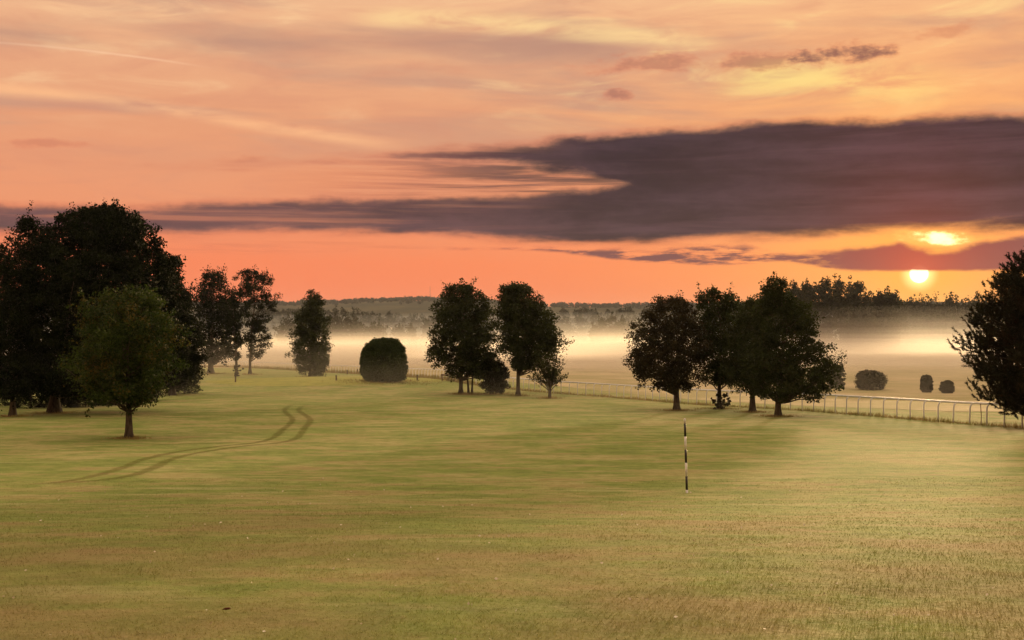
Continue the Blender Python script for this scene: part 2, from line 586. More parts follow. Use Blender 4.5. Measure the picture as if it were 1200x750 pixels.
finish(gg, out, gg.mix(gg.step(n_, 0.4, 0.6), (0.035, 0.042, 0.022), (0.075, 0.075, 0.035)), 0.95)
M['hill'] = m


def vol(name, density, colour, aniso):
    m, gg, out = material(name)
    v = gg.node('ShaderNodeVolumePrincipled')
    v.inputs['Color'].default_value = (*colour, 1)
    v.inputs['Density'].default_value = density
    v.inputs['Anisotropy'].default_value = aniso
    v.inputs['Density Attribute'].default_value = ''
    v.inputs['Color Attribute'].default_value = ''
    v.inputs['Temperature Attribute'].default_value = ''
    gg.t.links.new(v.outputs[0], out.inputs['Volume'])
    M[name] = m


vol('haze_air', 0.00005, (0.80, 0.85, 0.98), 0.1)
vol('mist_far', 0.0004, (0.76, 0.86, 1.0), 0.2)
for i_, d_ in enumerate((0.0060, 0.0050, 0.0040, 0.0028, 0.0020, 0.0014, 0.0009, 0.0005, 0.0003)):
    vol('mist_%d' % i_, d_, (0.995, 0.985, 0.955), 0.5)
vol('mist_lawn', 0.0003, (0.985, 0.97, 0.93), 0.5)

# ------------------------------------------------------------------ the ground: one sheet to the horizon
def grid(xs, ys, zf):
    X, Y = np.meshgrid(xs, ys)
    v = np.stack([X, Y, zf(X, Y)], -1).reshape(-1, 3)
    nx, ny = len(xs), len(ys)
    i = np.arange(ny - 1)[:, None] * nx + np.arange(nx - 1)[None]
    f = np.stack([i, i + 1, i + nx + 1, i + nx], -1).reshape(-1, 4)
    return v, f


ys = np.concatenate([np.linspace(-1400, -30, 12), np.linspace(-20, 4, 10), np.linspace(4.5, 60, 140), np.linspace(60.8, 220, 180), np.geomspace(222, 5200, 60)])
half = np.concatenate([np.linspace(0, 60, 100), np.geomspace(61, 4600, 50)])
xs = np.concatenate([-half[:0:-1], half])
v, f = grid(xs, ys, ground)
o = mesh_obj('ground', v, f, M['turf'], smooth=True)
o['kind'] = 'structure'

# putting green: a mown sheet on its low mound
th = np.linspace(0, 2 * np.pi, 72, endpoint=False)
vv, ff = [], []
rings = np.linspace(0.0, 1.0, 14)
for r in rings:
    for t in th:
        k = 1 + 0.10 * math.sin(2 * t + 0.8) + 0.06 * math.sin(3 * t)
        X, Y = -21.5 + 13.5 * r * k * math.cos(t), 131 + 13.0 * r * k * math.sin(t)
        vv.append((X, Y, gz(X, Y) + 0.012))
n = len(th)
for i in range(len(rings) - 1):
    for k in range(n):
        ff.append((i * n + k, i * n + (k + 1) % n, (i + 1) * n + (k + 1) % n, (i + 1) * n + k))
o = mesh_obj('putting_green', vv, ff, M['green'], smooth=True)
o['kind'] = 'structure'

# tyre tracks pressed into the dew
def ribbon(name, pix, width):
    pts = [Vector(spot(px, py)[:2]) for px, py in pix]
    dense = []
    for i in range(len(pts) - 1):
        p0, p1, p2, p3 = pts[max(i - 1, 0)], pts[i], pts[i + 1], pts[min(i + 2, len(pts) - 1)]
        for k in range(14):
            t = k / 14
            dense.append(0.5 * (2 * p1 + (p2 - p0) * t + (2 * p0 - 5 * p1 + 4 * p2 - p3) * t * t + (3 * p1 - p0 - 3 * p2 + p3) * t ** 3))
    dense.append(pts[-1])
    vv, ff, uv = [], [], []
    for i, p in enumerate(dense):
        t = (dense[min(i + 1, len(dense) - 1)] - dense[max(i - 1, 0)]).normalized()
        nrm = Vector((-t.y, t.x))
        for k in range(5):
            q_ = p + nrm * (k / 4 - 0.5) * width
            vv.append((q_.x, q_.y, gz(q_.x, q_.y) + 0.014))
            uv.append((k / 4, i / (len(dense) - 1)))
    for i in range(len(dense) - 1):
        for k in range(4):
            a = i * 5 + k
            ff.append((a, a + 1, a + 6, a + 5))
    o = mesh_obj(name, vv, ff, M['track'], smooth=True)
    l = o.data.uv_layers.new(name='UVMap')
    for lp in o.data.loops:
        l.data[lp.index].uv = uv[lp.vertex_index]
    o['kind'] = 'structure'


tA = [(1035, 100), (1000, 122), (1028, 155), (995, 190), (955, 222), (890, 238), (770, 250), (620, 270), (500, 297), (430, 325), (340, 352), (200, 377), (0, 388)]
tB = [(1078, 103), (1050, 122), (1090, 155), (1068, 190), (1040, 222), (975, 238), (850, 250), (700, 272), (600, 297), (540, 325), (450, 355), (300, 374), (120, 384)]
ribbon('tyre_track', [(x / 3, 440 + y / 3) for x, y in tA], 0.5)
ribbon('tyre_track', [(x / 3, 440 + y / 3) for x, y in tB], 0.5)
ribbon('tyre_track', [(x / 3, 440 + y / 3) for x, y in [(860, 236), (700, 240), (520, 246), (350, 252), (190, 260)]], 0.4)

# pale sheet added beyond the rail so the misty field looks luminous
m, gg, out = material('pale_sheet')
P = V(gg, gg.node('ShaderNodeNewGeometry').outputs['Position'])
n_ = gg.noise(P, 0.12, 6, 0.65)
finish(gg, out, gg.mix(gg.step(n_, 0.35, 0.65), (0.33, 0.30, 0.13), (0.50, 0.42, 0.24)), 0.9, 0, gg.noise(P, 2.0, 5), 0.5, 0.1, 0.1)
M['field_pale'] = m
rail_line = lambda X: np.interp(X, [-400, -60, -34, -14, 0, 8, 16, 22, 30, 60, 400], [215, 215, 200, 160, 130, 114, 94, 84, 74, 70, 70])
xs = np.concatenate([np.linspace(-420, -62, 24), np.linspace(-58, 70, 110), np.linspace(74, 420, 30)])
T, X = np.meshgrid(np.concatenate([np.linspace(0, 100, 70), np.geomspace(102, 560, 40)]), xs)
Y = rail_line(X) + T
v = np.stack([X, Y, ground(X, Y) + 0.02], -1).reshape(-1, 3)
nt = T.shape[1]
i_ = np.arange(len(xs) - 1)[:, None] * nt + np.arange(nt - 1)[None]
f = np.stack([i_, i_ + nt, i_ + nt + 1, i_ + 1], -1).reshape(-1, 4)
o = mesh_obj('pale_field', v, f, M['field_pale'], smooth=True)
o['kind'] = 'structure'

# ------------------------------------------------------------------ far hills and far woods
def crest_px(x):
    return np.interp(x, [-600, 0, 200, 330, 400, 450, 500, 560, 640, 700, 760, 900, 1040, 1140, 1300, 1900],
                     [354, 352, 354, 353, 351, 348.5, 348, 350, 355, 355.5, 355, 354, 354, 354, 352, 356])


def hill(name, Yc, w, crest, rough_):
    xs = np.linspace(-4000, 4000, 240) * (Yc / 3000 * 0.35 + 0.65)
    ys = np.linspace(Yc - w, Yc + w, 17)

    def zf(X, Y):
        t = np.clip(1 - np.abs(Y - Yc) / w, 0, 1)
        t = t * t * (3 - 2 * t)
        px = 600 + X / Yc * F
        top = EYE + (HZ - crest(px)) / F * Yc
        base = EYE - 17
        return base + (top - base) * t + rough_ * np.sin(X / 31) * np.sin(X / 77 + Y / 50) * t
    v, f = grid(xs, ys, zf)
    o = mesh_obj(name, v, f, M['hill'], smooth=True)
    o['kind'] = 'structure'
    return zf


ridge = hill('hill', 3000, 1100, lambda x: crest_px(x) + 4.5, 2.0)


def mid_px(x):
    return np.interp(x, [-600, 0, 300, 380, 420, 460, 520, 620, 700, 760, 1000, 1500],
                     [368, 367, 366, 366, 369, 374, 375, 373, 368, 367, 366, 366])


slope = hill('hill', 1350, 330, lambda x: mid_px(x) + 3.0, 1.0)


def cards(centers, sizes, flat=0.0):
    """one leaf-like quad per centre"""
    n = len(centers)
    a = rng.normal(size=(n, 3))
    a[:, 2] *= (1 - flat)
    a /= np.linalg.norm(a, axis=1, keepdims=True) + 1e-9
    b = np.cross(a, rng.normal(size=(n, 3)))
    b /= np.linalg.norm(b, axis=1, keepdims=True) + 1e-9
    sz = np.asarray(sizes)[:, None]
    a = a * sz * 0.5
    b = b * sz * 0.34
    v = np.stack([centers - a, centers + b - a * 0.1, centers + a, centers - b - a * 0.1], 1).reshape(-1, 3)
    f = np.arange(n * 4).reshape(n, 4)
    return v, f


def wood(name, pts, label, per, leaf):
    """far-off wood: a mass of small crowns; pts rows are x, y, z, height, radius"""
    cs, ss = [], []
    for x, y, z, h, r in pts:
        u = rng.normal(size=(per, 3))
        u /= np.linalg.norm(u, axis=1, keepdims=True)
        u *= rng.uniform(0.45, 1.0, (per, 1))
        conic = rng.random() < 0.35
        c = np.stack([u[:, 0] * r, u[:, 1] * r, h * 0.55 + u[:, 2] * h * 0.47], 1)
        if conic:
            k = np.clip(1.25 - c[:, 2] / h, 0.1, 1.2)[:, None]
            c[:, :2] *= k
        cs.append(c + (x, y, z))
        ss.append(np.full(per, leaf) * rng.uniform(0.7, 1.3, per))
    v, f = cards(np.concatenate(cs), np.concatenate(ss))
    o = mesh_obj(name, v, f, M['leaf_far'])
    o['kind'] = 'stuff'
    o['label'] = label
    o['category'] = 'wood'
    return o


pts = []
for i in range(2600):
    px = rng.uniform(-150, 1350)
    Y = 3000 - abs(rng.normal()) * 120
    X = (px - 600) / F * Y
    h = rng.uniform(8, 14)
    pts.append((X, Y, float(ridge(np.array(X), np.array(Y))) - 2, h, h * rng.uniform(0.35, 0.6)))
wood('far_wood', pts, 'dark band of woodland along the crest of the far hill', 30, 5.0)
pts = []
for i in range(1000):
    px = rng.uniform(-150, 1350)
    Y = rng.uniform(1150, 1350)
    X = (px - 600) / F * Y
    h = rng.uniform(7, 14)
    pts.append((X, Y, float(slope(np.array(X), np.array(Y))) - 1, h, h * rng.uniform(0.35, 0.6)))
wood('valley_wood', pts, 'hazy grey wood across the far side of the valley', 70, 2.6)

# ------------------------------------------------------------------ trees
def tree(name, label, cat, base, rows, mat, leaf=0.15, n_cl=260, per=42, spread=0.42, shell=0.55,
         trunk_r=0.16, limbs=46, group=None, depth=1.0, lean=0.0, stems=1, sway=0.05, sag=0.0, trunk=True, loc=None, rough=1.0):
    """rows: (photo row, left, right) outline of the crown at the tree's own distance"""
    if loc is None:
        X, Y, Z = spot(*base)
    else:
        X, Y, Z = loc
    k = Y / F
    root = empty(name, (X, Y, Z), label, cat, group)
    rows = sorted(rows, key=lambda r: -r[0])
    hz = np.array([EYE - (r[0] - HZ) * k - Z for r in rows])
    cx = np.array([((r[1] + r[2]) / 2 - 600) * k - X for r in rows])
    hw = np.array([(r[2] - r[1]) / 2 * k for r in rows])
    h0, h1 = hz[0], hz[-1]
    wmax = hw.max()
    H = h1
    # cluster centres through the crown, more of them towards the outside
    samp = np.linspace(h0, h1, 200)
    wt_ = np.interp(samp, hz, hw) ** 1.35 + 0.02 * wmax
    cdf = np.cumsum(wt_) / wt_.sum()
    sp_ = spread * min(1, wmax / 2.2)
    nlob = 17
    lz = np.interp((np.arange(nlob) + rng.random(nlob)) / nlob, cdf, samp)
    la = np.arange(nlob) * 2.4 + rng.uniform(0, 6)
    lR = np.interp(lz, hz, hw)
    lr = np.clip(lR * rng.uniform(0.44, 0.66, nlob), 0.16 * wmax, None)
    lrad = np.clip(lR - lr * 0.85, 0, None)
    lc_ = np.stack([np.interp(lz, hz, cx) + lrad * np.cos(la), lrad * np.sin(la) * depth, lz], 1)
    got = []
    n_lobe = int(n_cl * min(0.72, 0.52 * rough))
    while len(got) < n_lobe:
        k_ = rng.integers(0, nlob, n_cl)
        u = rng.normal(size=(n_cl, 3))
        u /= np.linalg.norm(u, axis=1, keepdims=True)
        p_ = lc_[k_] + u * (lr[k_] * rng.uniform(0.55, 1.08, n_cl))[:, None] * (1, 1, 0.85)
        rr_ = np.interp(p_[:, 2], hz, hw)
        ok = (np.abs(p_[:, 0] - np.interp(p_[:, 2], hz, cx)) < np.clip(rr_ * 1.04 - sp_ * 0.4, 0.1 * wmax, None)) & (p_[:, 2] > h0) & (p_[:, 2] < h1)
        got += list(p_[ok])
    got = np.array(got[:n_lobe]).reshape(-1, 3)
    nr = n_cl - n_lobe
    cs = np.interp(rng.random(nr), cdf, samp)
    ph = rng.uniform(0, 2 * np.pi, nr)
    R = np.interp(cs, hz, hw) * (1 - 0.14 * min(rough, 1))
    rad = np.clip(R - sp_ * 0.75, R * 0.35, None) * rng.random(nr) ** (0.5 * (1 - shell) + 0.08)
    cen = np.concatenate([got, np.stack([np.interp(cs, hz, cx) + rad * np.cos(ph), rad * np.sin(ph) * depth, cs], 1)])
    cen[:, 2] = np.clip(cen[:, 2], h0 + sp_ * 0.3, h1 - sp_ * 0.45)
    # leaves round each centre
    per = int(per * 1.55)
    leaf = leaf * 0.78
    L = n_cl * per
    ci = np.repeat(np.arange(n_cl), per)
    csz = rng.uniform(0.6, 1.35, n_cl)
    off = rng.normal(size=(L, 3))
    off *= (rng.random(L) ** 0.5 / np.linalg.norm(off, axis=1) * 1.15)[:, None]
    off = off * (sp_ * csz[ci])[:, None] * (1.0, 1.0, 0.72)
    off[:, 2] -= sag * np.abs(rng.normal(size=L)) * sp_
    lv = cen[ci] + off
    # sprigs that stand out past the crown's outline
    nsp = min(int(40 * min(rough, 1.2)), n_cl // 3)
    if nsp:
        q0 = cen[rng.choice(n_cl, nsp, replace=False)]
        out_ = q0 - np.array([np.mean(cx), 0, (h0 + h1) * 0.45])
        out_ /= np.linalg.norm(out_, axis=1, keepdims=True) + 1e-6
        out_ += rng.normal(size=(nsp, 3)) * 0.35 + (0, 0, 0.25)
        tt_ = rng.uniform(0.3, 1.45, (nsp, 30, 1))
        sp3 = q0[:, None] + out_[:, None] * tt_ * sp_ + rng.normal(size=(nsp, 30, 3)) * sp_ * 0.20
        lv = np.concatenate([lv, sp3.reshape(-1, 3)])
        L = len(lv)
    v, f = cards(lv, leaf * rng.uniform(0.45, 1.5, L))
    mesh_obj('crown', v, f, M[mat], root)
    if not trunk:
        return root
    # trunk and limbs
    tm = MB()
    top = h0 + (h1 - h0) * 0.72
    for s in range(stems):
        sx = 0 if stems == 1 else (s - (stems - 1) / 2) * trunk_r * 2.6
        p, r_ = [], []
        for i in range(11):
            t = i / 10
            z = -0.25 + (top + 0.25) * t
            p.append((sx * (1 + 2.2 * t) + np.interp(z, hz, cx) * min(1, max(0, (z - h0 * 0.9) / (top - h0))) * 0.9 + sway * math.sin(t * 5 + X) * t + lean * z,
                      sway * math.cos(t * 4 + Y) * t, z))
            flare = 1 + 0.55 * max(0, 1 - z / (0.35 + trunk_r))
            r_.append(trunk_r * flare * (1 - 0.80 * t) + 0.012)
        tm.tube(p, r_, 9)
    lm = tm
    tv = np.array(tm.v)
    idx = rng.choice(n_cl, min(limbs, n_cl), replace=False)
    for i in idx:
        c = cen[i]
        z0 = max(h0 * 0.75, min(top * 0.93, c[2] - np.hypot(c[0], c[1]) * rng.uniform(0.5, 1.1)))
        t0 = (z0 + 0.25) / (top + 0.25)
        q_ = np.array([np.interp(t0, np.linspace(0, 1, 11), [a[j] for a in p]) for j in range(3)])
        mid_ = q_ * 0.5 + c * 0.5 + np.array([0, 0, -0.10 * np.hypot(c[0], c[1])])
        ps = [tuple(q_ * (1 - t) ** 2 + 2 * mid_ * t * (1 - t) + c * t * t + rng.normal(size=3) * 0.03 * (t > 0)) for t in np.linspace(0, 1, 6)]
        rr = trunk_r * (1 - 0.75 * t0) * 0.45
        b0 = len(lm.v)
        lm.tube(ps, list(np.linspace(rr, 0.012, 6)), 5, False)
        lm.f.append((b0, b0 + 1, int(np.argmin(((tv - q_) ** 2).sum(1)))))
    lm.obj('trunk', M['bark'], root, True)
    return root


# left group
tree('maple_tree', 'green maple with yellowing lower leaves standing alone before the dark grove', 'tree', (151, 514),
     [(336, 132, 162), (346, 112, 184), (358, 98, 200), (376, 86, 211), (400, 80, 217), (430, 77, 215), (448, 90, 208), (462, 104, 194), (472, 122, 176)],
     'leaf_maple', 0.135, 520, 50, 0.40, rough=1.35, trunk_r=0.15, limbs=60)
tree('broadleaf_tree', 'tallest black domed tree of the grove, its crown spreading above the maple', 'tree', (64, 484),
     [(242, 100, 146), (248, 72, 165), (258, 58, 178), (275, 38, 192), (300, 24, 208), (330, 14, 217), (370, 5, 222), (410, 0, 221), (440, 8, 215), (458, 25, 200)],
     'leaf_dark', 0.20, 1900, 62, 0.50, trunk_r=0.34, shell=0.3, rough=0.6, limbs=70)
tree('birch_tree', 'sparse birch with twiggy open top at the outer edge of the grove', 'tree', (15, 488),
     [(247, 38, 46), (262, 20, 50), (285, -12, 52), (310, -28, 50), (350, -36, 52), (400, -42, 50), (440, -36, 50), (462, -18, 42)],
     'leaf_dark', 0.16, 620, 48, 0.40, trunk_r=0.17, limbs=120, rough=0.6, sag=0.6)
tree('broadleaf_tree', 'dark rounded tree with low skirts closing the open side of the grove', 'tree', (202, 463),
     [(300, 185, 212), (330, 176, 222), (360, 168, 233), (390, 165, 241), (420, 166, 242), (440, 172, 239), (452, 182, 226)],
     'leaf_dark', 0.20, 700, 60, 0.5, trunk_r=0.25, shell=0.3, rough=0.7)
for px, py, rows, lb in [
    (-18, 476, [(395, -40, 5), (415, -58, 20), (450, -60, 24), (476, -50, 18)], 'dark undergrowth shrub spreading on the outer side of the sparse birch'),
    (36, 478, [(410, 18, 52), (430, 6, 66), (455, 4, 70), (478, 10, 64)], 'dark undergrowth shrub between the birch and the tallest domed tree'),
    (84, 477, [(420, 70, 98), (440, 56, 112), (462, 54, 116), (477, 62, 108)], 'dark undergrowth shrub just past the trunk of the tallest domed tree'),
    (122, 475, [(425, 108, 138), (445, 96, 150), (465, 96, 150), (475, 102, 144)], 'dark undergrowth shrub directly behind the trunk of the maple'),
    (168, 470, [(420, 152, 186), (440, 140, 198), (460, 140, 198), (470, 148, 188)], 'dark undergrowth shrub between the maple and the low-skirted tree'),
    (216, 461, [(410, 204, 228), (428, 194, 236), (450, 192, 238), (461, 198, 230)], 'dark undergrowth shrub under the skirts at the open end of the grove')]:
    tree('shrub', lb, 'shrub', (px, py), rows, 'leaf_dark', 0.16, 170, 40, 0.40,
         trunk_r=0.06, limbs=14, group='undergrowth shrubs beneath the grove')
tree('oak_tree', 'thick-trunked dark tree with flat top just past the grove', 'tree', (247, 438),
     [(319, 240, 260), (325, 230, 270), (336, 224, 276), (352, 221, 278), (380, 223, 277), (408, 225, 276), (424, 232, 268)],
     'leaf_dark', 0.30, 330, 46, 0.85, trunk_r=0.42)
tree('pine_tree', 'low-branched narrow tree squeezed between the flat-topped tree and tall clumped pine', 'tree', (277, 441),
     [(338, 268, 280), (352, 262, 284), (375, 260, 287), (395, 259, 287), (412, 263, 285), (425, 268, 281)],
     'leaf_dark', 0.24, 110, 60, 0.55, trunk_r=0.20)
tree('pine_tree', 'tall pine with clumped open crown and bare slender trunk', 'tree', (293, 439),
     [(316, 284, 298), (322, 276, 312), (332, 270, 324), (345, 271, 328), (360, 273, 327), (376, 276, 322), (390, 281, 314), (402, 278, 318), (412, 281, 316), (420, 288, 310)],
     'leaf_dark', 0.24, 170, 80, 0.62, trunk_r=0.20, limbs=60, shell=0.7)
tree('birch_tree', 'upright tapering birch with drooping skirts beside the mown green', 'tree', (363, 442),
     [(339, 361, 369), (348, 355, 377), (365, 347, 384), (385, 341, 389), (405, 338, 392), (420, 340, 393), (432, 347, 386), (438, 355, 379)],
     'leaf_birch', 0.24, 430, 50, 0.55, trunk_r=0.17, sag=0.4)
tree('bramble_shrub', 'small leafy suckers round the foot of a slim trunk', 'shrub', (279, 441), [(427, 274, 284), (434, 272, 286), (441, 274, 284)],
     'leaf_dark', 0.18, 24, 26, 0.3, trunk_r=0.03, limbs=8)
# clipped round bush: dense shell of small leaves
tree('round_bush', 'big clipped dome-shaped bush alone by the mown green', 'bush', (450, 447),
     [(396.5, 442, 460), (399, 435, 467), (404, 428, 472), (412, 423, 476), (424, 421, 478), (436, 421.5, 478), (443, 425, 476), (447, 432, 469)],
     'leaf_hedge', 0.18, 2000, 40, 0.24, shell=0.75, trunk_r=0.12, limbs=10, rough=0.0)
# centre group
tree('broadleaf_tree', 'broad spreading tree of the middle clump with its low limbs reaching toward the round bush', 'tree', (540, 462),
     [(334, 528, 550), (338, 516, 560), (348, 508, 574), (362, 503, 584), (380, 499, 590), (398, 492, 593), (412, 494, 592), (424, 497, 588), (434, 520, 580), (440, 530, 572)],
     'leaf_mid', 0.215, 580, 50, 0.55, trunk_r=0.20, limbs=60)
tree('sapling', 'slender twin-stemmed young tree between the spreading tree and the low bush', 'tree', (551, 462),
     [(396, 545, 560), (412, 540, 566), (430, 537, 567), (441, 542, 564)], 'leaf_mid', 0.18, 75, 40, 0.45, trunk_r=0.10, stems=2)
tree('round_bush', 'low dark round bush on short stems in the middle clump', 'bush', (578, 462),
     [(423, 570, 586), (428, 561, 595), (437, 556, 600), (446, 555, 601), (453, 561, 598), (459, 570, 590)], 'leaf_dark', 0.17, 210, 44, 0.36, trunk_r=0.08, stems=3, limbs=20)
tree('broadleaf_tree', 'straight-trunked tree of the middle clump beside the vase-shaped bare shrub', 'tree', (607, 464),
     [(333, 592, 618), (338, 583, 628), (348, 579, 637), (362, 578, 646), (378, 580, 655), (392, 582, 661), (405, 584, 664), (416, 588, 660), (426, 594, 650), (433, 598, 634)],
     'leaf_mid', 0.215, 560, 50, 0.55, trunk_r=0.19, limbs=60)
# vase shrub: ascending bare branches
X, Y, Z = spot(644, 467)
root = empty('vase_shrub', (X, Y, Z), 'thin vase-shaped shrub with bare upswept branches by the white rail', 'shrub')
bm_, cs_ = MB(), []
bm_.tube([(0, 0, -0.2), (0.02, 0, 0.5), (0.05, 0, 1.1)], [0.16, 0.13, 0.10], 8)
for i in range(46):
    a = rng.uniform(0, 2 * np.pi)
    o_ = rng.uniform(0.1, 1.0)
    tipx, tipy, tipz = math.cos(a) * o_ * 1.85, math.sin(a) * o_ * 1.6, rng.uniform(2.3, 3.9) - o_ * 0.6
    z0 = rng.uniform(0.5, 1.1)
    ps = []
    for t in np.linspace(0, 1, 7):
        ps.append((0.04 + tipx * t ** 1.25, tipy * t ** 1.25, z0 + (tipz - z0) * t))
        if t > 0.45:
            cs_ += [np.array(ps[-1]) + rng.normal(size=3) * 0.10 for _ in range(16)]
    bm_.tube(ps, list(np.linspace(0.05, 0.012, 7)), 5, False)
bm_.obj('branches', M['bark'], root, True)
v, f = cards(np.array(cs_), rng.uniform(0.10, 0.2, len(cs_)))
mesh_obj('crown', v, f, M['leaf_mid'], root)
# right group
tree('broadleaf_tree', 'brownish round-headed tree at the open end of the clump by the striped post', 'tree', (793, 481),
     [(347, 778, 798), (351, 768, 806), (358, 756, 814), (370, 745, 823), (390, 734, 831), (410, 727, 834), (428, 727, 832), (442, 735, 827), (452, 756, 820), (457, 770, 812)],
     'leaf_brown', 0.17, 520, 46, 0.42, trunk_r=0.20, limbs=70)
tree('broadleaf_tree', 'dark tree with leafy suckers at its foot, second in the clump before the white rail', 'tree', (843, 479),
     [(338, 828, 850), (346, 818, 866), (362, 810, 880), (385, 806, 884), (412, 808, 886), (435, 814, 880), (450, 824, 866)],
     'leaf_mid', 0.17, 420, 46, 0.42, trunk_r=0.16)
tree('bramble_shrub', 'scruffy shrub round the foot of a trunk before the white rail', 'shrub', (845, 479.5), [(461, 840, 850), (467, 834, 857), (474, 832, 858), (479, 836, 853)],
     'leaf_brown', 0.13, 50, 30, 0.25, trunk_r=0.04, limbs=10)
tree('broadleaf_tree', 'short forked tree tucked under the tallest crown of the clump', 'tree', (882, 483),
     [(352, 872, 890), (370, 856, 906), (400, 845, 916), (430, 842, 920), (448, 848, 916), (462, 862, 902)],
     'leaf_mid', 0.16, 360, 46, 0.42, trunk_r=0.19, stems=1)
tree('broadleaf_tree', 'tallest pointed tree of the right clump, its crown widening into low skirts', 'tree', (912, 488),
     [(319, 903, 913), (328, 893, 923), (345, 885, 935), (365, 878, 950), (385, 871, 964), (405, 867, 977), (425, 865, 987), (445, 869, 989), (458, 880, 983), (467, 892, 968)],
     'leaf_mid', 0.16, 620, 48, 0.40, trunk_r=0.18, limbs=80)
# bushes in the field beyond the rail
for i, (px, py, rows, lb) in enumerate([
    (1020, 457, [(435, 1008, 1030), (439, 1002, 1037), (447, 1001, 1040), (455, 1004, 1038)], 'wide low bush out in the misty field beyond the rail'),
    (1085, 460, [(440, 1081, 1090), (445, 1078, 1093), (453, 1078, 1093), (460, 1080, 1092)], 'upright oval bush in the misty field, between two rounder bushes'),
    (1110, 461, [(446, 1106, 1114), (450, 1102, 1118), (457, 1101, 1119), (461, 1104, 1116)], 'small ball-shaped bush in the misty field next to the pine'),
    (982, 455, [(428, 976, 986), (434, 970, 990), (446, 968, 991), (454, 972, 990)], 'bush half hidden behind the low skirts of the pointed tree')]):
    tree('field_bush', lb, 'bush', (px, py), rows, 'leaf_brown', 0.17, 280, 42, 0.36, shell=0.3, trunk_r=0.05, limbs=12, rough=0.0)

# pine at the edge: whorled boughs carrying upright brushes of needles
def near_pine():
    Y = 56.0
    X = (1236 - 600) / F * Y
    Z = gz(X, Y)
    root = empty('pine_tree', (X, Y, Z), 'dark bristly pine with upswept needle tufts overhanging the white rail', 'tree')
    H = 9.4
    tm = MB()
    tm.tube([(0.05 * math.sin(i), 0.05 * math.cos(i), -0.3 + (H + 0.3) * i / 10) for i in range(11)], [0.26 * (1 - 0.92 * i / 10) + 0.01 for i in range(11)], 9)
    tm.obj('trunk', M['bark'], root, True)
    bm_ = MB()
    shoots = []
    z = 0.9
    while z < H - 0.3:
        R = np.interp(z, [0.5, 1.4, 3.1, 5.6, 7.0, 7.9, 8.8, 9.4], [2.6, 3.3, 4.0, 3.9, 3.0, 1.9, 0.75, 0.15])
        nb = 11 if z < 7.5 else 7
        a0 = rng.uniform(0, 6.28)
        for k in range(nb):
            a = a0 + 2 * np.pi * k / nb + rng.normal() * 0.2
            r = R * rng.uniform(0.72, 1.04)
            up = rng.uniform(0.05, 0.5)
            ps = []
            for t in np.linspace(0, 1, 7):
                ps.append((math.cos(a) * r * t, math.sin(a) * r * t, z - 0.35 * math.sin(t * 2.6) + up * t * t * 1.3))
            bm_.tube(ps, list(np.linspace(0.055, 0.012, 7)), 5, False)
            for t in np.concatenate([np.linspace(0.22, 1.0, 11), [1.0, 1.0]]):
                c = np.array([np.interp(t, np.linspace(0, 1, 7), [q[j] for q in ps]) for j in range(3)])
                for _ in range(3):
                    d_ = np.array([math.cos(a), math.sin(a), 0]) * rng.uniform(0.1, 0.8) + np.array([0, 0, rng.uniform(0.35, 1.1)]) + rng.normal(size=3) * 0.35
                    d_ /= np.linalg.norm(d_)
                    shoots.append((c + rng.normal(size=3) * (0.26, 0.26, 0.12), d_, rng.uniform(0.40, 0.80)))
        z += rng.uniform(0.42, 0.60)
    bm_.obj('boughs', M['bark'], root, True)
    N = 58
    c = np.array([s[0] for s in shoots])
    d_ = np.array([s[1] for s in shoots])
    ln = np.array([s[2] for s in shoots])
    n = len(c)
    t = rng.uniform(0, 1, (n, N, 1))
    base = c[:, None] + d_[:, None] * ln[:, None, None] * t
    nd = rng.normal(size=(n, N, 3))
    nd -= d_[:, None] * (nd * d_[:, None]).sum(-1, keepdims=True)
    nd /= np.linalg.norm(nd, axis=-1, keepdims=True) + 1e-9
    nd = nd * 0.75 + d_[:, None] * 0.75
    tip = base + nd * rng.uniform(0.10, 0.17, (n, N, 1))
    side = np.cross(nd, rng.normal(size=(n, N, 3)))
    side /= np.linalg.norm(side, axis=-1, keepdims=True) + 1e-9
    side *= 0.023
    v = np.stack([base - side, base + side, tip], 2).reshape(-1, 3)
    f = np.arange(len(v)).reshape(-1, 3)
    mesh_obj('needles', v, f, M['needle'], root)


near_pine()

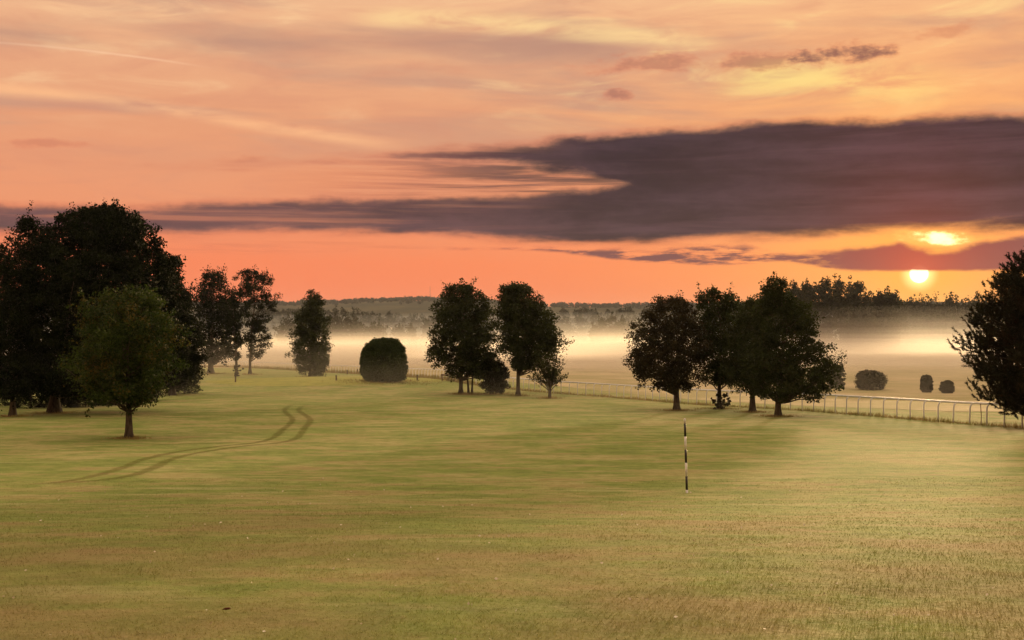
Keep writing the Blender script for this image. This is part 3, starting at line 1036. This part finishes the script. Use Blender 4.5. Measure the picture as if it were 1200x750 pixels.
# wood at the far side of the field, standing in the mist: every tree of its own
i = 0
for px, ty, w, Y, kind in [
    (893, 349, 20, 492, 0), (912, 343, 22, 485, 1), (930, 338, 24, 490, 0), (948, 333, 25, 480, 1), (966, 330, 26, 492, 1), (985, 329, 26, 478, 0), (1003, 332, 24, 490, 1),
    (1016, 344, 18, 482, 0), (1030, 347, 20, 492, 1), (1044, 345, 18, 485, 1), (1054, 356, 14, 680, 0), (1066, 355, 14, 750, 1), (1078, 357, 14, 765, 0), (1090, 358, 14, 760, 0),
    (1102, 357, 15, 770, 0), (1115, 355, 15, 758, 1), (1129, 357, 15, 768, 0), (1144, 355, 16, 760, 1), (1160, 354, 16, 770, 0), (1177, 358, 18, 764, 1), (1196, 359, 18, 768, 0), (1216, 358, 18, 762, 1), (1240, 356, 18, 766, 0), (1264, 358, 19, 772, 1), (1290, 357, 18, 760, 0), (1316, 359, 20, 770, 1), (1345, 360, 20, 764, 0), (1376, 362, 20, 768, 1)]:
    X = (px - 600) / F * Y
    Z = gz(X, Y)
    by = HZ + (EYE - Z) / Y * F
    h = by - ty
    if kind:
        rows = [(ty, px - w * 0.22, px + w * 0.28), (ty + h * 0.08, px - w * 0.5, px + w * 0.5), (ty + h * 0.22, px - w * 0.62, px + w * 0.6), (ty + h * 0.38, px - w * 0.5, px + w * 0.55), (ty + h * 0.6, px - w * 0.5, px + w * 0.5), (ty + h * 0.98, px - w * 0.5, px + w * 0.5)]
    else:
        rows = [(ty, px - w * 0.15, px + w * 0.15), (ty + h * 0.12, px - w * 0.42, px + w * 0.4), (ty + h * 0.35, px - w * 0.6, px + w * 0.62), (ty + h * 0.65, px - w * 0.65, px + w * 0.62), (ty + h * 0.98, px - w * 0.6, px + w * 0.6)]
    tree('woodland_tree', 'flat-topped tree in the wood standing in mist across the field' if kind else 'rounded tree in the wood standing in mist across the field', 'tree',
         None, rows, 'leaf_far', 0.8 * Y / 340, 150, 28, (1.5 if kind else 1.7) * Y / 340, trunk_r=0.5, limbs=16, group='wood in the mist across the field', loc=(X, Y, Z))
for px, ty, w, Y in [(697, 381, 12, 610), (706, 376, 16, 600), (717, 371, 20, 590), (729, 375, 18, 605), (741, 379, 16, 615), (752, 381, 14, 605)]:
    X = (px - 600) / F * Y
    Z = gz(X, Y)
    by = HZ + (EYE - Z) / Y * F
    h = by - ty
    tree('woodland_tree', 'tree of the lone copse rising from the mist in the open valley', 'tree', None,
         [(ty, px - w * 0.2, px + w * 0.2), (ty + h * 0.2, px - w * 0.5, px + w * 0.5), (ty + h * 0.6, px - w * 0.6, px + w * 0.6), (by - 1, px - w * 0.5, px + w * 0.5)],
         'leaf_far', 1.1, 80, 20, 1.8, trunk_r=0.4, limbs=8, group='copse in the valley mist', loc=(X, Y, Z))
for px, ty, w, Y in [(335, 372, 22, 700), (352, 374, 20, 720), (385, 372, 20, 700), (395, 371, 20, 710), (407, 373, 18, 705), (418, 378, 20, 715), (431, 381, 18, 700), (443, 384, 16, 700),
                     (414, 366, 9, 1050), (426, 365, 8, 1080), (434, 370, 12, 1060), (445, 369, 8, 1050), (457, 367, 13, 1070), (472, 371, 12, 1060), (486, 372, 14, 1050),
                     (437, 383, 7, 800), (447, 382, 7, 810), (468, 384, 14, 820), (482, 383, 10, 800), (500, 374, 14, 900), (512, 372, 16, 910),
                     (650, 374, 16, 900), (664, 372, 18, 880), (680, 371, 18, 900), (698, 366, 20, 930), (716, 369, 18, 960), (738, 367, 20, 940)]:
    X = (px - 600) / F * Y
    Z = max(gz(X, Y), float(slope(np.array(X), np.array(Y))))
    by = HZ + (EYE - Z) / Y * F
    h = by - ty
    tree('distant_tree', 'pale hazy tree scattered across the far misty valley', 'tree', None,
         [(ty, px - w * 0.15, px + w * 0.15), (ty + h * 0.25, px - w * 0.5, px + w * 0.5), (ty + h * 0.6, px - w * 0.6, px + w * 0.6), (by - 1, px - w * 0.5, px + w * 0.5)],
         'leaf_far', 1.6, 60, 18, 2.4, trunk_r=0.4, limbs=6, group='trees scattered across the far valley', loc=(X, Y, Z))

# ------------------------------------------------------------------ running rail
path = [(1420, 520), (1290, 509), (1183, 500.5), (1111, 495), (1052, 490), (1001, 486), (939, 481), (875, 477.5), (814, 474), (765, 469.7), (702, 464.5), (651, 461), (615, 457.5), (538, 448), (479, 441.8), (430, 439), (387, 436.5), (300, 431.5), (230, 430), (150, 429)]
wp = [Vector(spot(*p)[:2]) for p in path]
dense = []
for i in range(len(wp) - 1):
    p0, p1, p2, p3 = wp[max(i - 1, 0)], wp[i], wp[i + 1], wp[min(i + 2, len(wp) - 1)]
    for k in range(40):
        t = k / 40
        dense.append(0.5 * (2 * p1 + (p2 - p0) * t + (2 * p0 - 5 * p1 + 4 * p2 - p3) * t * t + (3 * p1 - p0 - 3 * p2 + p3) * t ** 3))
# smooth the line a little
arr = np.array([(p.x, p.y) for p in dense])
ker = np.hanning(61)
ker /= ker.sum()
pad = np.concatenate([arr[:1] + (np.arange(-30, 0)[:, None]) * (arr[1] - arr[0]), arr, arr[-1:] + (np.arange(1, 31)[:, None]) * (arr[-1] - arr[-2])])
arr = np.stack([np.convolve(pad[:, j], ker, 'valid') for j in range(2)], 1)
s_ = np.concatenate([[0], np.cumsum(np.hypot(*np.diff(arr, axis=0).T))])
N = int(s_[-1] / 1.25)
at = np.arange(N + 1) * 1.25
PX, PYv = np.interp(at, s_, arr[:, 0]), np.interp(at, s_, arr[:, 1])
fx, fy = PX[0], PYv[0]
fence = empty('rail_fence', (fx, fy, gz(fx, fy)), 'long white running rail on curved posts along the edge of the course', 'fence')
fz = gz(fx, fy)
pm = MB()
pm.tube([(0, 0, -0.2), (0, 0, 0.45), (0, 0, 0.82), (0.02, 0, 0.96), (0.08, 0, 1.06), (0.17, 0, 1.12)], 0.042, 8)
post0 = pm.obj('post', M['rail_paint'], fence, True)
RH = 1.14
offs = []
for i in range(N + 1):
    j0, j1 = max(i - 1, 0), min(i + 1, N)
    d_ = Vector((PX[j1] - PX[j0], PYv[j1] - PYv[j0])).normalized()
    nrm = Vector((-d_.y, d_.x)) * -1.0
    po = post0 if i == 0 else post0.copy()
    if i:
        col.objects.link(po)
    po.parent = fence
    zz = gz(PX[i], PYv[i])
    po.location = (PX[i] - fx, PYv[i] - fy, zz - fz)
    po.rotation_euler = (rng.normal() * 0.012, rng.normal() * 0.012, math.atan2(nrm.y, nrm.x) + rng.normal() * 0.05)
    offs.append((PX[i] - fx + nrm.x * 0.20, PYv[i] - fy + nrm.y * 0.20, zz - fz + RH))
step_ = 5
for i in range(0, N - 1, step_):
    sub = offs[i:min(i + step_, N) + 1]
    if len(sub) < 2:
        continue
    b = MB()
    pts = [Vector(p) for p in sub]
    for k, p in enumerate(pts):                    # flattened oval section
        t = (pts[min(k + 1, len(pts) - 1)] - pts[max(k - 1, 0)]).normalized()
        sd = Vector((-t.y, t.x, 0)).normalized()
        for a in range(10):
            an = 2 * math.pi * a / 10
            b.v.append(tuple(p + sd * 0.078 * math.cos(an) + Vector((0, 0, 1)) * 0.065 * math.sin(an)))
    for k in range(len(pts) - 1):
        for a in range(10):
            q0, q1 = k * 10 + a, k * 10 + (a + 1) % 10
            b.f.append((q0, q1, q1 + 10, q0 + 10))
    b.obj('rail', M['rail_paint'], fence, True)
# rough grass left unmown along the rail
nb = 30000
tt = rng.uniform(0, s_[-1], nb)
bx_, by_ = np.interp(tt, s_, arr[:, 0]), np.interp(tt, s_, arr[:, 1])
bx_ = bx_ + rng.normal(size=nb) * 0.35
by_ = by_ + rng.normal(size=nb) * 0.35
patch = 0.5 + 0.5 * np.sin(tt * 1.7) * np.sin(tt * 0.61 + 1)
hh = rng.uniform(0.08, 0.30, nb) * (0.4 + patch) * np.where(by_ > 120, 1.9, 1.0)
for px, py, rr, nn in [(151, 514, 0.35, 700), (15, 488, 0.5, 500), (64, 484, 0.7, 700), (793, 481, 0.5, 600), (843, 479, 0.7, 500), (882, 483, 0.5, 600), (912, 488, 0.5, 700),
                       (540, 462, 0.5, 400), (607, 464, 0.5, 400), (644, 467, 0.5, 400), (551, 462, 0.6, 300), (578, 462, 1.6, 700), (450, 447, 2.6, 1500), (363, 442, 0.7, 300), (293, 439, 0.6, 300), (247, 438, 1.0, 400)]:
    X, Y, Z = spot(px, py)
    bx_ = np.concatenate([bx_, X + rng.normal(size=nn) * rr])
    by_ = np.concatenate([by_, Y + rng.normal(size=nn) * rr])
    hh = np.concatenate([hh, rng.uniform(0.05, 0.16, nn) * (1 if Y < 95 else 1.7) * (0.6 if Y < 30 else 1)])


def blades(x, y, h, w, bend):
    n = len(x)
    z = ground(x, y)
    a = rng.uniform(0, 2 * np.pi, n)
    sx_, sy_ = np.cos(a) * w, np.sin(a) * w
    b = rng.uniform(0, 2 * np.pi, n)
    l = h * bend * rng.uniform(0.2, 1.0, n)
    v = np.stack([np.stack([x - sx_, y - sy_, z - 0.005], 1), np.stack([x + sx_, y + sy_, z - 0.005], 1),
                  np.stack([x + np.cos(b) * l, y + np.sin(b) * l, z + h], 1)], 1).reshape(-1, 3)
    return v, np.arange(3 * n).reshape(-1, 3)


v, f = blades(bx_, by_, hh, 0.014 * np.where(by_ > 120, 2.0, 1.0), 0.5)
o = mesh_obj('rough_grass', v, f, M['rough'])
o['kind'] = 'stuff'
o['label'] = 'unmown tufts of grass round trunks and along the white rail'
o['category'] = 'grass'

# ------------------------------------------------------------------ striped marker post
X, Y, Z = spot(805, 577.5)
k = Y / F
root = empty('striped_post', (X, Y, Z), 'black and white banded marker post leaning slightly on the open fairway', 'marker post')
bands = [(441, 427, 'white_paint'), (427, 363, 'black_paint'), (363, 300, 'white_paint'), (300, 238, 'black_paint'), (238, 177, 'white_paint'), (177, 115, 'black_paint'), (115, 92, 'white_paint')]
hp = lambda y: (441 - y) / 4 * k
for i, (a, b, mt) in enumerate(bands):
    z0, z1 = hp(a), hp(b)
    if i == 0:
        z0 = -0.15
    bmb = MB()
    r = 0.027
    L = -0.030
    if i == len(bands) - 1:
        bmb.tube([(L * z0, 0, z0), (L * (z1 - 0.03), 0, z1 - 0.03), (L * (z1 - 0.008), 0, z1 - 0.008), (L * z1, 0, z1)], [r, r, r * 0.75, r * 0.3], 14)
    else:
        bmb.tube([(L * z0, 0, z0), (L * z1, 0, z1)], [r, r], 14)
    bmb.obj('band', M[mt], root, True)

# small stakes on the course
for px, py, h, lb in [(407, 438.5, 0.55, 'short dark stake behind the mown green, beside the birch'), (419, 437, 0.5, 'short dark stake at the edge of the round bush'),
                      (394, 446, 0.5, 'stubby dark stake on the near edge of the mown green'), (489, 446, 0.55, 'lone dark stake between round bush and bench'),
                      (276, 448, 0.6, 'dark stake in front of the slim pine trunks')]:
    X, Y, Z = spot(px, py)
    root = empty('wooden_stake', (X, Y, Z), lb, 'stake', 'short stakes round the mown green')
    b = MB()
    b.tube([(0, 0, -0.2), (0, 0, h)], 0.085, 8)
    b.obj('shaft', M['old_wood'], root)
    b = MB()
    b.tube([(0, 0, h + 0.002), (0, 0, h + 0.07), (0, 0, h + 0.11)], [0.10, 0.10, 0.03], 8)
    b.obj('cap', M['black_paint'], root)
X, Y, Z = spot(1150, 498)
root = empty('red_stake', (X, Y, Z), 'thin reddish-brown stake among the white rail posts by the pine', 'stake')
b = MB()
b.tube([(-0.02, 0, -0.2), (0.0, 0, 0.5), (-0.04, 0, 1.05)], [0.022, 0.02, 0.018], 8)
b.obj('shaft', M['red_stake'], root)
b = MB()
b.tube([(-0.04, 0, 1.052), (-0.042, 0, 1.10), (-0.044, 0, 1.13)], [0.026, 0.026, 0.008], 8)
b.obj('cap', M['red_stake'], root)
# bench and bin
X, Y, Z = spot(525, 447)
bench = empty('bench', (X, Y, Z), 'weathered wooden bench by the rail behind the middle clump', 'bench')
for yy in (-0.22, -0.07, 0.08):
    b = MB()
    b.box(-0.85, 0.85, yy, yy + 0.12, 0.44, 0.48)
    b.obj('seat_slat', M['old_wood'], bench)
for zz in (0.60, 0.74):
    b = MB()
    b.box(-0.85, 0.85, 0.26, 0.30, zz, zz + 0.11)
    b.obj('back_slat', M['old_wood'], bench)
for sx in (-0.72, 0.66):
    b = MB()
    b.box(sx, sx + 0.08, 0.21, 0.258, -0.1, 0.86)
    b.obj('leg', M['old_wood'], bench)
    b = MB()
    b.box(sx, sx + 0.08, -0.21, -0.14, -0.1, 0.438)
    b.obj('leg', M['old_wood'], bench)
X, Y, Z = spot(536.5, 447)
root = empty('litter_bin', (X, Y, Z), 'dark litter bin standing beside the wooden bench', 'bin')
b = MB()
b.tube([(0, 0, -0.05), (0, 0, 0.1), (0, 0, 0.72)], [0.19, 0.20, 0.23], 14)
b.obj('body', M['old_wood'], root)
b = MB()
b.tube([(0, 0, 0.722), (0, 0, 0.78), (0, 0, 0.86)], [0.25, 0.25, 0.10], 14)
b.obj('lid', M['black_paint'], root)

# ------------------------------------------------------------------ far houses and mast
def house(px, Y, w, h, lb, rot):
    X = (px - 600) / F * Y
    root = empty('house', (X, Y, float(slope(np.array(X), np.array(Y)))), lb, 'house')
    root.rotation_euler.z = rot
    z0 = 0.0
    z1 = 4.6
    b = MB()
    b.box(-w / 2, w / 2, -3, 3, z0 - 0.5, z1)
    wall = b.obj('wall', M['render_wall'], root)
    b = MB()
    q_ = w / 2 + 0.4
    b.v = [(-q_, -3.5, z1 + 0.01), (q_, -3.5, z1 + 0.01), (q_, 3.5, z1 + 0.01), (-q_, 3.5, z1 + 0.01), (-q_, 0, z1 + h), (q_, 0, z1 + h)]
    b.f = [(0, 1, 5, 4), (2, 3, 4, 5), (0, 4, 3), (1, 2, 5), (3, 2, 1, 0)]
    roof = b.obj('roof', M['roof_tile'], root)
    b = MB()
    b.box(w * 0.25, w * 0.25 + 0.8, -0.4, 0.4, z1 + h * 0.5, z1 + h + 1.0)
    b.obj('chimney', M['roof_tile'], roof)
    for i in (-0.3, 0.0, 0.3):
        b = MB()
        b.box(i * w - 0.5, i * w + 0.5, -3.03, -2.97, z1 - 2.2, z1 - 0.9)
        b.obj('window', M['glass_dark'], root)


house(416, 1190, 8, 2.4, 'small white house peeping between hazy trees in the far valley', 0.2)
house(452, 1200, 13, 2.8, 'longer pale house half sunk in the valley mist', -0.15)
Ym = 2960.0
X = (504 - 600) / F * Ym
Zt = float(ridge(np.array(X), np.array(Ym)))
mast = empty('radio_mast', (X, Ym, Zt), 'thin radio mast rising from the crest of the far hill', 'mast')
hm = EYE + (HZ - 334.5) / F * Ym - Zt
b = MB()
for k in range(3):
    a = 2 * math.pi * k / 3
    b.tube([(1.5 * math.cos(a), 1.5 * math.sin(a), -2), (0.5 * math.cos(a), 0.5 * math.sin(a), hm * 0.8)], 0.16, 5)
for i in range(14):
    z = hm * 0.8 * i / 14
    r0 = 1.5 - 1.0 * i / 14
    r1 = 1.5 - 1.0 * (i + 1) / 14
    for k in range(3):
        a, c = 2 * math.pi * k / 3, 2 * math.pi * (k + 1) / 3
        b.tube([(r0 * math.cos(a), r0 * math.sin(a), z), (r1 * math.cos(c), r1 * math.sin(c), z + hm * 0.8 / 14)], 0.09, 4)
b.obj('lattice', M['steel'], mast)
b = MB()
b.tube([(0, 0, hm * 0.78), (0, 0, hm)], [0.4, 0.2], 6)
b.obj('antenna', M['steel'], mast)

# ------------------------------------------------------------------ lawn blades and litter
nb = 210000
yy = 5.0 * (30.0 / 5.0) ** (rng.random(nb) ** 1.25)             # thinner with distance
xx = rng.uniform(-0.62, 0.62, nb) * (yy + 2)
tuft = 0.5 + 0.5 * np.sin(xx * 2.3 + np.sin(yy * 1.9) * 2) * np.sin(yy * 2.9 + np.sin(xx * 1.3) * 2)
h = rng.uniform(0.010, 0.028, nb) * (0.5 + 0.8 * tuft)
w = 0.0022 + 0.00016 * yy
v, f = blades(xx, yy, h, w, 1.6)
o = mesh_obj('grass', v, f, M['blade'])
o['kind'] = 'stuff'
o['label'] = 'short dewy mown grass of the near fairway'
o['category'] = 'grass'
nl = 420
ly = 6.5 * (30 / 6.5) ** rng.random(nl)
lx = rng.uniform(-0.6, 0.6, nl) * (ly + 2)
lc = np.stack([lx, ly, ground(lx, ly) + 0.028], 1)
v, f = cards(lc, rng.uniform(0.012, 0.034, nl) * (0.8 + ly / 30), 0.6)
o = mesh_obj('leaf_litter', v, f, M['cream_litter'])
o['kind'] = 'stuff'
o['label'] = 'pale scraps of fallen petals and leaves flecking the near grass'
o['category'] = 'leaf litter'
X, Y, Z = spot(265, 719)
lv = [(0.6 * a_, 0.6 * b_, 0.6 * c_ + 0.01) for a_, b_, c_ in [(-0.05, 0, 0.03), (-0.02, 0.03, 0.045), (0.03, 0.028, 0.05), (0.06, 0.0, 0.035), (0.03, -0.026, 0.055), (-0.02, -0.03, 0.05), (0.0, 0.0, 0.025)]]
o = mesh_obj('fallen_leaf', lv, [(6, 0, 1), (6, 1, 2), (6, 2, 3), (6, 3, 4), (6, 4, 5), (6, 5, 0)], M['red_stake'])
o.location = (X, Y, Z)
o['label'] = 'curled reddish-brown fallen leaf on the near grass'
o['category'] = 'leaf'

# ------------------------------------------------------------------ mist lying in the valley, and the air
fence_y = lambda X: np.interp(X, [-400, -60, -34, -14, 0, 8, 16, 22, 30, 60, 400], [200, 200, 188, 150, 122, 106, 88, 78, 66, 60, 60])


def mist(name, top_d, rise, mat, wob, label, t0=0, far=1500, yend=None):
    xs = np.concatenate([-np.geomspace(40, 1500, 40)[::-1], np.linspace(-38, 80, 80), np.geomspace(83, 1500, 40)])
    tt = t0 + np.concatenate([np.linspace(-8, 120, 60), np.geomspace(124, far, 50)])
    X, T = np.meshgrid(xs, tt)
    Y = fence_y(X) + T
    G_ = ground(X, Y)
    top = EYE - top_d + wob * (np.sin(X / 37 + 1) * np.sin(Y / 61) + 0.6 * np.sin(X / 19 + Y / 90))
    k = np.clip((T - t0) / rise, 0, 1)
    k = k * k * (3 - 2 * k)
    kx = np.clip((1500 - np.abs(X)) / 400, 0, 1) * (np.clip((yend - Y) / 260, 0, 1) if yend else np.clip((far + t0 - T) / min(350, far * 0.5), 0, 1))
    Zt = (G_ - 0.4) + np.maximum(top - G_ + 0.4, 0.6) * k * kx
    v1 = np.stack([X, Y, Zt], -1).reshape(-1, 3)
    v2 = np.stack([X, Y, np.full_like(X, EYE - 17.5)], -1).reshape(-1, 3)
    nx, ny = len(xs), len(tt)
    i = np.arange(ny - 1)[:, None] * nx + np.arange(nx - 1)[None]
    f1 = np.stack([i, i + 1, i + nx + 1, i + nx], -1).reshape(-1, 4)
    n = nx * ny
    f2 = f1[:, ::-1] + n
    e = []
    for a in range(nx - 1):
        e.append((a + 1, a, a + n, a + 1 + n))
        c = (ny - 1) * nx + a
        e.append((c, c + 1, c + 1 + n, c + n))
    for a in range(ny - 1):
        c = a * nx
        e.append((c, c + nx, c + nx + n, c + n))
        c = a * nx + nx - 1
        e.append((c + nx, c, c + n, c + nx + n))
    o = mesh_obj(name, np.concatenate([v1, v2]), np.concatenate([f1, f2, np.array(e)]), M[mat])
    o['kind'] = 'stuff'
    o['label'] = label
    o['category'] = 'mist'


for i_, (d_, rise, far, wob) in enumerate(((9.2, 40, 420, 0.5), (8.2, 70, 380, 0.5), (7.1, 105, 360, 0.5), (5.9, 140, 340, 0.6),
                                          (4.6, 170, 340, 0.7), (3.2, 200, 330, 0.8), (1.6, 225, 330, 0.9), (-1.0, 240, 330, 1.0), (-4.0, 250, 330, 1.2))):
    mist('valley_mist', d_, rise, 'mist_%d' % i_, wob, 'bright bank of mist lying along the valley field', 0, 800, far + 340)
for d_, wob in ((5.0, 0.8), (-1.0, 1.0), (-9.0, 1.5)):
    mist('valley_mist', d_, 500, 'mist_far', wob, 'grey upper haze of mist filling the far valley', 280, 2300)
fence_y = lambda X: 24 + 0 * X
for k_ in range(7):
    mist('lawn_mist', 6.2 - 0.8 * k_, 60 + 16 * k_, 'mist_lawn', 0.3, 'thin veil of mist hanging over the lower fairway', 0, 260)

b = MB()
b.box(-4700, 4700, -1500, 5300, EYE - 19, EYE + 100)
o = b.obj('haze', M['haze_air'])
o['kind'] = 'stuff'
o['label'] = 'pale even haze filling the air over the whole course'
o['category'] = 'haze'
